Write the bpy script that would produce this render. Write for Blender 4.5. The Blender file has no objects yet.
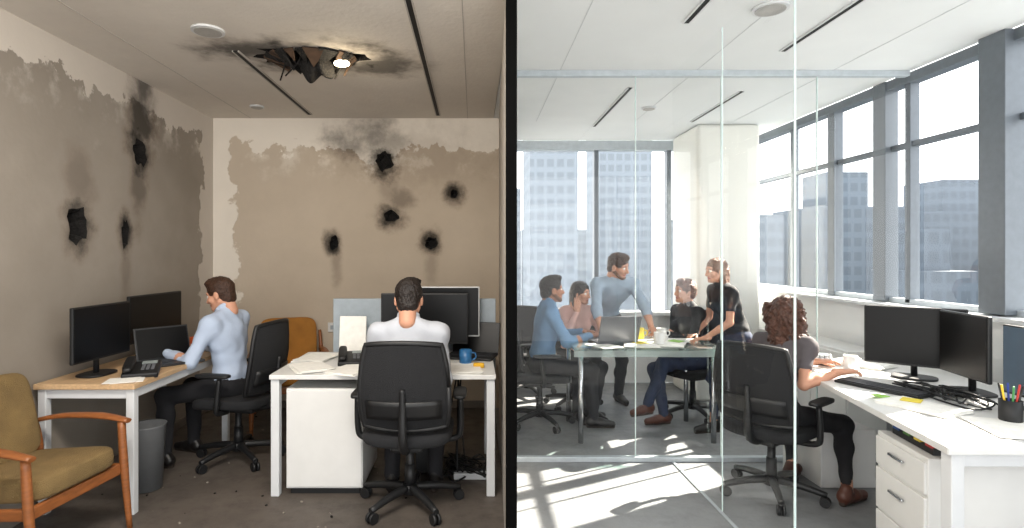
import bpy,bmesh,math,random
import numpy as np
from mathutils import Vector,Matrix,Euler
random.seed(7)
rng=np.random.RandomState(3)
scene=bpy.context.scene
COL=scene.collection
try:
    scene.view_settings.view_transform='Standard'
    scene.view_settings.look='None'
except Exception as e: print(e)

# ------------------------------------------------------------ materials
def S(c):
    out=[]
    for v in c[:3]:
        v=v/255.0
        out.append(v/12.92 if v<=0.04045 else ((v+0.055)/1.055)**2.4)
    return (out[0],out[1],out[2],1.0)
MC={}
def M(name,col,rough=.5,metal=0.0,ns=0,na=0.0,bump=0,bs=40,emit=0,spec=.5,coat=0,stretch=None):
    if name in MC: return MC[name]
    m=bpy.data.materials.new(name); m.use_nodes=True
    nt=m.node_tree; b=nt.nodes['Principled BSDF']
    b.inputs['Base Color'].default_value=S(col)
    b.inputs['Roughness'].default_value=rough
    b.inputs['Metallic'].default_value=metal
    b.inputs['Specular IOR Level'].default_value=spec
    if coat: b.inputs['Coat Weight'].default_value=coat
    if emit:
        b.inputs['Emission Color'].default_value=S(col); b.inputs['Emission Strength'].default_value=emit
    tc=nt.nodes.new('ShaderNodeTexCoord')
    vec=tc.outputs['Object']
    if stretch:
        mp=nt.nodes.new('ShaderNodeMapping'); mp.inputs['Scale'].default_value=stretch
        nt.links.new(vec,mp.inputs[0]); vec=mp.outputs[0]
    if not ns: ns,na=25,.06
    n=nt.nodes.new('ShaderNodeTexNoise'); n.inputs['Scale'].default_value=ns; n.inputs['Detail'].default_value=5
    nt.links.new(vec,n.inputs['Vector'])
    mx=nt.nodes.new('ShaderNodeMix'); mx.data_type='RGBA'
    c=S(col)
    mx.inputs[6].default_value=tuple(max(0,v*(1-na)) for v in c[:3])+(1,)
    mx.inputs[7].default_value=tuple(min(1,v*(1+na)) for v in c[:3])+(1,)
    mr=nt.nodes.new('ShaderNodeMapRange'); mr.inputs[1].default_value=.3; mr.inputs[2].default_value=.7
    nt.links.new(n.outputs['Fac'],mr.inputs[0]); nt.links.new(mr.outputs[0],mx.inputs[0])
    nt.links.new(mx.outputs[2],b.inputs['Base Color'])
    if bump:
        n2=nt.nodes.new('ShaderNodeTexNoise'); n2.inputs['Scale'].default_value=bs; n2.inputs['Detail'].default_value=3
        nt.links.new(vec,n2.inputs['Vector'])
        bp=nt.nodes.new('ShaderNodeBump'); bp.inputs['Strength'].default_value=bump; bp.inputs['Distance'].default_value=.02
        nt.links.new(n2.outputs['Fac'],bp.inputs['Height']); nt.links.new(bp.outputs[0],b.inputs['Normal'])
    MC[name]=m; return m

def math_n(nt,op,a,b=None,clamp=False):
    n=nt.nodes.new('ShaderNodeMath'); n.operation=op; n.use_clamp=clamp
    for i,v in enumerate((a,b)):
        if v is None: continue
        if isinstance(v,(int,float)): n.inputs[i].default_value=v
        else: nt.links.new(v,n.inputs[i])
    return n.outputs[0]
def glass_mat(name,tint=(1,1,1),refl=1.0,diff=0.0,rough=0.0):
    if name in MC: return MC[name]
    m=bpy.data.materials.new(name); m.use_nodes=True; nt=m.node_tree; nt.nodes.clear()
    o=nt.nodes.new('ShaderNodeOutputMaterial'); t=nt.nodes.new('ShaderNodeBsdfTransparent'); t.inputs[0].default_value=tuple(tint)+(1,)
    g=nt.nodes.new('ShaderNodeBsdfGlossy'); g.inputs['Roughness'].default_value=rough
    lw=nt.nodes.new('ShaderNodeLayerWeight'); lw.inputs[0].default_value=.5
    p=math_n(nt,'POWER',lw.outputs['Facing'],5.0); f=math_n(nt,'MULTIPLY',math_n(nt,'ADD',math_n(nt,'MULTIPLY',p,.9),.05),refl)
    mx=nt.nodes.new('ShaderNodeMixShader'); nt.links.new(f,mx.inputs[0]); nt.links.new(t.outputs[0],mx.inputs[1]); nt.links.new(g.outputs[0],mx.inputs[2])
    last=mx
    if diff:
        d=nt.nodes.new('ShaderNodeBsdfDiffuse'); d.inputs[0].default_value=(.8,.88,.86,1)
        m2=nt.nodes.new('ShaderNodeMixShader'); m2.inputs[0].default_value=diff
        nt.links.new(mx.outputs[0],m2.inputs[1]); nt.links.new(d.outputs[0],m2.inputs[2]); last=m2
    nt.links.new(last.outputs[0],o.inputs[0]); MC[name]=m; return m
def noise_n(nt,vec,scale,detail=5,rough=.55):
    n=nt.nodes.new('ShaderNodeTexNoise'); n.inputs['Scale'].default_value=scale; n.inputs['Detail'].default_value=detail
    n.inputs['Roughness'].default_value=rough
    nt.links.new(vec,n.inputs['Vector']); return n.outputs['Fac']
def mixc(nt,f,a,b):
    m=nt.nodes.new('ShaderNodeMix'); m.data_type='RGBA'
    for i,v in ((0,f),(6,a),(7,b)):
        if isinstance(v,(int,float)) : m.inputs[i].default_value=v
        elif isinstance(v,tuple): m.inputs[i].default_value=v
        else: nt.links.new(v,m.inputs[i])
    return m.outputs[2]
def mrange(nt,v,a,b,c=0,d=1,smooth=False):
    m=nt.nodes.new('ShaderNodeMapRange'); m.clamp=True
    if smooth: m.interpolation_type='SMOOTHSTEP'
    nt.links.new(v,m.inputs[0])
    for i,x in zip((1,2,3,4),(a,b,c,d)): m.inputs[i].default_value=x
    return m.outputs[0]

def stained_mat(name,paintA,paintB,plaster,band=None,corner=None,soots=(),rough=.85,scuff=True):
    m=bpy.data.materials.new(name); m.use_nodes=True; nt=m.node_tree; b=nt.nodes['Principled BSDF']
    b.inputs['Roughness'].default_value=rough; b.inputs['Specular IOR Level'].default_value=.2
    geo=nt.nodes.new('ShaderNodeNewGeometry'); P=geo.outputs['Position']
    sx=nt.nodes.new('ShaderNodeSeparateXYZ'); nt.links.new(P,sx.inputs[0])
    n1=noise_n(nt,P,1.6,8,.6); n2=noise_n(nt,P,4.5,8,.62); n3=noise_n(nt,P,.9,4,.5); n4=noise_n(nt,P,30,4)
    col=mixc(nt,mrange(nt,n3,.35,.65),S(paintA),S(paintB))
    col=mixc(nt,mrange(nt,n2,.3,.7,0,.22),col,tuple(v*.75 for v in S(paintB)[:3])+(1,))
    mask=None
    nn=math_n(nt,'ADD',math_n(nt,'MULTIPLY',math_n(nt,'SUBTRACT',n1,.5),1.0),math_n(nt,'MULTIPLY',math_n(nt,'SUBTRACT',n2,.5),.75))
    if band is not None:
        e=math_n(nt,'SUBTRACT',math_n(nt,'ADD',sx.outputs[2],math_n(nt,'MULTIPLY',nn,.75)),band)
        mask=mrange(nt,e,0,.015)
        if scuff:
            col=mixc(nt,math_n(nt,'MULTIPLY',mrange(nt,e,-.3,0,0,.45),mrange(nt,n2,.5,.6)),col,S(plaster))
    if corner:
        ax,val,sg=corner
        c=math_n(nt,'MULTIPLY',math_n(nt,'SUBTRACT',sx.outputs[ax],val),sg)
        c=math_n(nt,'ADD',c,math_n(nt,'MULTIPLY',nn,.45))
        mk=mrange(nt,c,0,.015)
        mask=math_n(nt,'MAXIMUM',mask,mk) if mask else mk
    if mask:
        pl=mixc(nt,n2,S(plaster),tuple(v*.88 for v in S(plaster)[:3])+(1,))
        col=mixc(nt,mask,col,pl)
    tot=None
    for (c,r,st) in soots:
        v=nt.nodes.new('ShaderNodeVectorMath'); v.operation='SUBTRACT'; nt.links.new(P,v.inputs[0]); v.inputs[1].default_value=c
        w=nt.nodes.new('ShaderNodeVectorMath'); w.operation='MULTIPLY'; nt.links.new(v.outputs[0],w.inputs[0]); w.inputs[1].default_value=tuple(1/x for x in r)
        l=nt.nodes.new('ShaderNodeVectorMath'); l.operation='LENGTH'; nt.links.new(w.outputs[0],l.inputs[0])
        d=math_n(nt,'ADD',l.outputs['Value'],math_n(nt,'MULTIPLY',math_n(nt,'SUBTRACT',n2,.5),1.6))
        f=mrange(nt,d,.15,1.0,st,0,True)
        f=math_n(nt,'POWER',f,1.25)
        tot=f if tot is None else math_n(nt,'MAXIMUM',tot,f)
    if tot:
        sc=mixc(nt,mrange(nt,tot,.2,.7),S((78,54,34)),S((20,15,12)))
        col=mixc(nt,tot,col,sc)
    nt.links.new(col,b.inputs['Base Color'])
    bp=nt.nodes.new('ShaderNodeBump'); bp.inputs['Strength'].default_value=.35; bp.inputs['Distance'].default_value=.01
    h=n4 if not mask else math_n(nt,'ADD',math_n(nt,'MULTIPLY',n4,.4),math_n(nt,'MULTIPLY',mask,-.8))
    nt.links.new(h,bp.inputs['Height']); nt.links.new(bp.outputs[0],b.inputs['Normal'])
    return m

def floor_mat(name,a,b2,rough,dirt):
    m=bpy.data.materials.new(name); m.use_nodes=True; nt=m.node_tree; b=nt.nodes['Principled BSDF']
    geo=nt.nodes.new('ShaderNodeNewGeometry'); P=geo.outputs['Position']
    n1=noise_n(nt,P,1.1,8,.65); n2=noise_n(nt,P,7,8,.7); n3=noise_n(nt,P,60,3)
    col=mixc(nt,mrange(nt,n1,.35,.65),S(a),S(b2))
    col=mixc(nt,mrange(nt,n2,.5,.75,0,dirt),col,tuple(v*.45 for v in S(a)[:3])+(1,))
    col=mixc(nt,mrange(nt,n3,.62,.72,0,dirt*.6),col,tuple(min(1,v*1.5) for v in S(b2)[:3])+(1,))
    nt.links.new(col,b.inputs['Base Color'])
    nt.links.new(mrange(nt,n2,.3,.7,rough,rough+.25),b.inputs['Roughness'])
    bp=nt.nodes.new('ShaderNodeBump'); bp.inputs['Strength'].default_value=.15; bp.inputs['Distance'].default_value=.01
    nt.links.new(n2,bp.inputs['Height']); nt.links.new(bp.outputs[0],b.inputs['Normal'])
    return m

# ------------------------------------------------------------ geometry helpers
def empty(name,loc=(0,0,0),yaw=0):
    e=bpy.data.objects.new(name,None); COL.objects.link(e); e.location=loc; e.rotation_euler=(0,0,yaw); e.empty_display_size=.1
    return e
def yawof(f): return math.atan2(-f[0],f[1])
def mk(name,verts,faces,mat,parent=None,smooth=False,loc=None,rot=None):
    me=bpy.data.meshes.new(name); me.from_pydata([tuple(v) for v in verts],[],[tuple(f) for f in faces]); me.update()
    o=bpy.data.objects.new(name,me); COL.objects.link(o)
    if isinstance(mat,(list,tuple)):
        for x in mat: me.materials.append(x)
    elif mat: me.materials.append(mat)
    if smooth: me.polygons.foreach_set('use_smooth',[True]*len(me.polygons))
    if parent: o.parent=parent
    if loc: o.location=loc
    if rot: o.rotation_euler=rot
    return o
def bmobj(name,bm,mat,parent=None,smooth=False,loc=None,rot=None):
    me=bpy.data.meshes.new(name); bm.normal_update(); bm.to_mesh(me); bm.free()
    o=bpy.data.objects.new(name,me); COL.objects.link(o)
    if mat: me.materials.append(mat)
    if smooth: me.polygons.foreach_set('use_smooth',[True]*len(me.polygons))
    if parent: o.parent=parent
    if loc: o.location=loc
    if rot: o.rotation_euler=rot
    return o
def pane(name,size,loc,mat,parent=None):
    k=min(range(3),key=lambda i:size[i]); i,j=[a for a in range(3) if a!=k]
    V=[]
    for a,b in((-1,-1),(1,-1),(1,1),(-1,1)):
        p=[0,0,0]; p[i]=a*size[i]/2; p[j]=b*size[j]/2; V.append(p)
    return mk(name,V,[(0,1,2,3)],mat,parent,False,loc)
def box(name,size,loc,mat,parent=None,rot=(0,0,0),bev=.004,seg=2):
    bm=bmesh.new(); bmesh.ops.create_cube(bm,size=1)
    bmesh.ops.scale(bm,vec=size,verts=bm.verts)
    if bev: 
        bv=min(bev,min(size)*.45)
        bmesh.ops.bevel(bm,geom=bm.edges[:],offset=bv,segments=seg,affect='EDGES',profile=.5)
    return bmobj(name,bm,mat,parent,False,loc,rot)
def tube(name,pts,r,mat,parent=None,seg=12,smooth_n=0,flat=1.0,loc=None,rot=None):
    P=[Vector(p) for p in pts]; R=r if isinstance(r,(list,tuple)) else [r]*len(P)
    if smooth_n:
        Q=[];RR=[]
        n=len(P)
        for i in range(n-1):
            p0=P[max(i-1,0)];p1=P[i];p2=P[i+1];p3=P[min(i+2,n-1)]
            for j in range(smooth_n):
                t=j/smooth_n
                Q.append(.5*((2*p1)+(p2-p0)*t+(2*p0-5*p1+4*p2-p3)*t*t+(3*p1-p0-3*p2+p3)*t**3)); RR.append(R[i]*(1-t)+R[i+1]*t)
        Q.append(P[-1]);RR.append(R[-1]); P,R=Q,RR
    V=[];Fc=[]
    t=(P[1]-P[0]).normalized()
    up=Vector((0,0,1)) if abs(t.z)<.9 else Vector((1,0,0))
    a=t.cross(up).normalized(); b=a.cross(t).normalized()
    for i,p in enumerate(P):
        if i==0: t2=(P[1]-P[0])
        elif i==len(P)-1: t2=P[-1]-P[-2]
        else: t2=(P[i+1]-P[i]).normalized()+(P[i]-P[i-1]).normalized()
        t2.normalize(); q=t.rotation_difference(t2); a=q@a; b=q@b; t=t2
        for k in range(seg):
            an=2*math.pi*k/seg
            V.append(p+(a*math.cos(an)+b*math.sin(an)*flat)*R[i])
    n=len(P)
    for i in range(n-1):
        for k in range(seg):
            k2=(k+1)%seg
            Fc.append((i*seg+k,i*seg+k2,(i+1)*seg+k2,(i+1)*seg+k))
    Fc.append(tuple(range(seg))[::-1]); Fc.append(tuple((n-1)*seg+k for k in range(seg)))
    o=mk(name,V,Fc,mat,parent,True,loc,rot)
    me=o.data
    for pg in me.polygons[-2:]: pg.use_smooth=False
    return o
def cyl(name,p0,p1,r0,mat,parent=None,r1=None,seg=24):
    return tube(name,[p0,p1],[r0,r0 if r1 is None else r1],mat,parent,seg)
def cushion(name,size,loc,mat,parent=None,rot=(0,0,0),e1=.35,e2=.35,nu=36,nv=18,bend=None):
    V=[];Fc=[]
    def pw(v,e): return math.copysign(abs(v)**e,v)
    for i in range(nv+1):
        ph=-math.pi/2+math.pi*i/nv
        for j in range(nu):
            th=2*math.pi*j/nu
            x=size[0]/2*pw(math.cos(ph),e1)*pw(math.cos(th),e2); y=size[1]/2*pw(math.cos(ph),e1)*pw(math.sin(th),e2); z=size[2]/2*pw(math.sin(ph),e1)
            if bend: x,y,z=bend(x,y,z)
            V.append((x,y,z))
    for i in range(nv):
        for j in range(nu):
            j2=(j+1)%nu; Fc.append((i*nu+j,i*nu+j2,(i+1)*nu+j2,(i+1)*nu+j))
    return mk(name,V,Fc,mat,parent,True,loc,rot)
def slab(name,fn,nu,nv,th,mat,parent=None):
    V=[];Fc=[]
    for i in range(nu+1):
        for j in range(nv+1): V.append(fn(-1+2*i/nu,-1+2*j/nv))
    for i in range(nu):
        for j in range(nv):
            a=i*(nv+1)+j; Fc.append((a,a+nv+1,a+nv+2,a+1))
    o=mk(name,V,Fc,mat,parent,True)
    md=o.modifiers.new('sol','SOLIDIFY'); md.thickness=th; md.offset=0
    return o
def extrude_poly(name,poly,z0,z1,mat,parent=None,bev=.003):
    bm=bmesh.new(); vs=[bm.verts.new((x,y,z0)) for x,y in poly]; f=bm.faces.new(vs)
    r=bmesh.ops.extrude_face_region(bm,geom=[f]); bmesh.ops.translate(bm,vec=(0,0,z1-z0),verts=[v for v in r['geom'] if isinstance(v,bmesh.types.BMVert)])
    bmesh.ops.recalc_face_normals(bm,faces=bm.faces)
    if bev: bmesh.ops.bevel(bm,geom=bm.edges[:],offset=bev,segments=2,affect='EDGES')
    return bmobj(name,bm,mat,parent)

def panel_holes(name,O,U,V,w,h,holes,mat,N,dark,depth=.1):
    O,U,V,N=map(Vector,(O,U,V,N))
    bm=bmesh.new()
    def loop(pts):
        vs=[bm.verts.new(O+U*a+V*b) for a,b in pts]
        es=[bm.edges.new((vs[i],vs[(i+1)%len(vs)])) for i in range(len(vs))]
        return vs,es
    es=[]; _,e=loop([(0,0),(w,0),(w,h),(0,h)]); es+=e
    rings=[]
    for (hu,hv,ru,rv,n,jag) in holes:
        pts=[]
        for i in range(n):
            a=2*math.pi*i/n; k=1+random.uniform(-jag,jag)
            pts.append((hu+ru*k*math.cos(a),hv+rv*k*math.sin(a)))
        vs,e=loop(pts); es+=e; rings.append((vs,hu,hv))
    bmesh.ops.triangle_fill(bm,edges=es,use_beauty=True,use_dissolve=False)
    for f in bm.faces: f.material_index=0
    for vs,hu,hv in rings:
        c=O+U*hu+V*hv; prev=vs
        for s,dd in ((.86,.25),(.7,.6),(.62,1)):
            nv=[bm.verts.new(c+(v.co-c)*s*(1+random.uniform(-.08,.08))+N*depth*dd) for v in vs]
            for i in range(len(vs)):
                f=bm.faces.new((prev[i],prev[(i+1)%len(vs)],nv[(i+1)%len(vs)],nv[i])); f.material_index=1
            prev=nv
        f=bm.faces.new(prev); f.material_index=1
    o=bmobj(name,bm,mat); o.data.materials.append(dark); return o

# ------------------------------------------------------------ SDF people toolkit
def A(v): return np.array([float(x) for x in v])
def rc(a,b,ra,rb): return ('c',A(a),A(b),ra,rb)
def sp(c,r): return ('c',A(c),A(c)+1e-4,r,r)
def el(c,r,B=None): return ('e',A(c),A(r),np.eye(3) if B is None else np.array(B,float))
def pl(p,n): 
    n=A(n); return ('p',A(p),n/np.linalg.norm(n))
def pd(p,X,Y,Z):
    if p[0]=='c':
        a,b=p[1],p[2]; ab=b-a; L=ab@ab
        t=np.clip(((X-a[0])*ab[0]+(Y-a[1])*ab[1]+(Z-a[2])*ab[2])/L,0,1)
        return np.sqrt((X-a[0]-t*ab[0])**2+(Y-a[1]-t*ab[1])**2+(Z-a[2]-t*ab[2])**2)-(p[3]+(p[4]-p[3])*t)
    if p[0]=='e':
        c,r,B=p[1],p[2],p[3]; dx,dy,dz=X-c[0],Y-c[1],Z-c[2]
        u=[(dx*B[i][0]+dy*B[i][1]+dz*B[i][2]) for i in range(3)]
        k0=np.sqrt(sum((u[i]/r[i])**2 for i in range(3)))+1e-9; k1=np.sqrt(sum((u[i]/r[i]**2)**2 for i in range(3)))+1e-9
        return k0*(k0-1)/k1
    c,n=p[1],p[2]
    return (X-c[0])*n[0]+(Y-c[1])*n[1]+(Z-c[2])*n[2]
def pbb(p):
    if p[0]=='c':
        r=max(p[3],p[4]); return np.minimum(p[1],p[2])-r,np.maximum(p[1],p[2])+r
    if p[0]=='e':
        r=np.sqrt(((p[3]*p[2][:,None])**2).sum(0)); return p[1]-r,p[1]+r
    return None
def nzf(g,X,Y,Z):
    amp,f=g['noise']
    return amp*(np.sin(f*X+1.7*np.sin(f*.7*Y+1)+.6*np.sin(f*1.1*Z))*np.sin(f*.9*Z+1.3*np.sin(f*.8*X+2))+.5*np.sin(f*1.9*Y+1.2*np.sin(f*1.3*Z)))
def smin(a,b,k):
    if k<=0: return np.minimum(a,b)
    h=np.maximum(k-np.abs(a-b),0)/k; return np.minimum(a,b)-h*h*k*.25
def geval(g,X,Y,Z,ax=None):
    k=g.get('k',.02)
    if ax is None:
        D=None
        for p in g['add']:
            d=pd(p,X,Y,Z); D=d if D is None else smin(D,d,k)
        for p in g.get('sub',()): D=np.maximum(D,-pd(p,X,Y,Z))
        for p in g.get('keep',()): D=np.maximum(D,pd(p,X,Y,Z))
        if 'noise' in g: D=D+nzf(g,X,Y,Z)
        return D
    xs,ys,zs=ax; D=np.ones((len(xs),len(ys),len(zs)),np.float64)*.5
    def sl(p,m):
        lo,hi=pbb(p); out=[]
        for i,a in enumerate(ax): out.append(slice(max(0,np.searchsorted(a,lo[i]-m)),np.searchsorted(a,hi[i]+m)+1))
        return tuple(out)
    for p in g['add']:
        s=sl(p,k+.03); d=pd(p,xs[s[0],None,None],ys[None,s[1],None],zs[None,None,s[2]]); D[s]=smin(D[s],d,k)
    for p in g.get('sub',()):
        D=np.maximum(D,-pd(p,xs[:,None,None],ys[None,:,None],zs[None,None,:]))
    for p in g.get('keep',()):
        D=np.maximum(D,pd(p,xs[:,None,None],ys[None,:,None],zs[None,None,:]))
    if 'noise' in g: D=D+nzf(g,xs[:,None,None],ys[None,:,None],zs[None,None,:])
    return D
def sdf_obj(name,groups,res,parent=None):
    bbs=[pbb(p) for g in groups for p in g['add']]
    lo=np.min([b[0] for b in bbs],0)-.03; hi=np.max([b[1] for b in bbs],0)+.03
    ax=[np.arange(lo[i],hi[i]+res,res) for i in range(3)]
    D=None
    for g in groups:
        d=geval(g,None,None,None,ax); D=d if D is None else np.minimum(D,d)
    D[0]=D[-1]=.1; D[:,0]=D[:,-1]=.1; D[:,:,0]=D[:,:,-1]=.1
    ins=D<0; i8=ins.astype(np.uint8)
    c=sum(i8[a:a+D.shape[0]-1,b:b+D.shape[1]-1,e:e+D.shape[2]-1] for a in(0,1) for b in(0,1) for e in(0,1))
    act=(c>0)&(c<8); idx=np.full(act.shape,-1,np.int64); ii=np.argwhere(act); idx[act]=np.arange(len(ii))
    acc=np.zeros((len(ii),3)); cnt=np.zeros(len(ii))
    cs=[(a,b,e) for a in(0,1) for b in(0,1) for e in(0,1)]
    for p in cs:
        for q in cs:
            if sum(abs(p[i]-q[i]) for i in range(3))==1 and p<q:
                d0=D[ii[:,0]+p[0],ii[:,1]+p[1],ii[:,2]+p[2]]; d1=D[ii[:,0]+q[0],ii[:,1]+q[1],ii[:,2]+q[2]]
                m=(d0<0)!=(d1<0); t=np.where(m,d0/np.where(m,d0-d1,1),0)
                pos=np.array(p)[None]+t[:,None]*(np.array(q)-np.array(p))[None]
                acc[m]+=pos[m]; cnt[m]+=1
    Vv=(ii+acc/cnt[:,None])*res+np.array([a[0] for a in ax])
    Q=[]
    w=np.argwhere(ins[:-1,1:-1,1:-1]!=ins[1:,1:-1,1:-1])+np.array([0,1,1]); i,j,k=w.T
    q=np.stack([idx[i,j-1,k-1],idx[i,j,k-1],idx[i,j,k],idx[i,j-1,k]],1); f=~ins[i,j,k]; q[f]=q[f][:,::-1]; Q.append(q)
    w=np.argwhere(ins[1:-1,:-1,1:-1]!=ins[1:-1,1:,1:-1])+np.array([1,0,1]); i,j,k=w.T
    q=np.stack([idx[i-1,j,k-1],idx[i-1,j,k],idx[i,j,k],idx[i,j,k-1]],1); f=~ins[i,j,k]; q[f]=q[f][:,::-1]; Q.append(q)
    w=np.argwhere(ins[1:-1,1:-1,:-1]!=ins[1:-1,1:-1,1:])+np.array([1,1,0]); i,j,k=w.T
    q=np.stack([idx[i-1,j-1,k],idx[i,j-1,k],idx[i,j,k],idx[i-1,j,k]],1); f=~ins[i,j,k]; q[f]=q[f][:,::-1]; Q.append(q)
    Q=np.concatenate(Q)
    ctr=Vv[Q].mean(1)
    lab=np.argmin(np.stack([geval(g,ctr[:,0],ctr[:,1],ctr[:,2]) for g in groups]),0)
    o=mk(name,Vv.tolist(),Q.tolist(),[g['mat'] for g in groups],parent,True)
    o.data.polygons.foreach_set('material_index',lab.astype(np.int32))
    return o

def ik(a,t,l1,l2,pole):
    a,t,pole=Vector(a),Vector(t),Vector(pole); d=t-a; L=d.length
    if L>(l1+l2)*.995: t=a+d*((l1+l2)*.995/L); d=t-a; L=d.length
    x=(L*L+l1*l1-l2*l2)/(2*L); h=math.sqrt(max(l1*l1-x*x,0)); dn=d.normalized()
    pp=(pole-dn*pole.dot(dn))
    if pp.length<1e-4: pp=Vector((0,0,1))
    return a+dn*x+pp.normalized()*h,t

SKIN=M('skin',(200,148,122),.55,ns=12,na=.06,spec=.35)
SKIN2=M('skin_tan',(176,124,98),.55,ns=12,na=.06,spec=.35)
EYEW=M('eye_white',(235,232,228),.2); EYED=M('eye_iris',(48,34,26),.15); LIP=M('lips',(172,100,92),.45)
SHOE=M('shoe_black',(22,20,20),.4); SOLE=M('shoe_sole',(60,52,46),.6); SHOEB=M('shoe_brown',(78,42,30),.45)

def hand(name,w,d,n,side,parent,mat,curl=.35,sc=1.0):
    w,d,n=Vector(w),Vector(d).normalized(),Vector(n); n=(n-d*n.dot(d)).normalized()
    s=(d.cross(n)) if side=='R' else (n.cross(d)); s.normalize()
    add=[];fing=[]
    offs=[.030,.010,-.010,-.028]; lens=[.070,.078,.072,.056]; kn=[.088,.092,.088,.080]
    add.append(rc(w-d*.03,w+d*.015,.026*sc,.024*sc))
    for o_,k_ in zip(offs,kn):
        add.append(rc(w+(d*.012+s*o_*.55)*sc,w+(d*k_+s*o_)*sc,.015*sc,.0115*sc))
    for fi,(o_,k_,L) in enumerate(zip(offs,kn,lens)):
        p=w+(d*k_+s*o_)*sc; ang=curl*.5+fi*.05; dirn=d+s*o_*2.0; dirn.normalize()
        r0=.0092*sc
        for seg,fr in enumerate((.45,.31,.24)):
            v=dirn*math.cos(ang)+n*math.sin(ang); q=p+v*L*fr*sc; r1=r0*.9
            fing.append(rc(p,q,r0,r1)); p=q; r0=r1; ang+=curl*(.9+.1*fi)
    p=w+(d*.022+s*.020)*sc
    th=[(d*.55+s*.75+n*.25,.042,.0135,.011),(d*.85+s*.42+n*.3,.032,.0108,.0095),(d*.97+s*.15+n*.3,.026,.0095,.0078)]
    for v,L,r0,r1 in th:
        v=v.normalized(); q=p+v*L*sc; fing.append(rc(p,q,r0*sc,r1*sc)); p=q
    g=dict(mat=mat,k=.006,add=add+fing)
    return sdf_obj(name,[g],.0045,parent)

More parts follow.
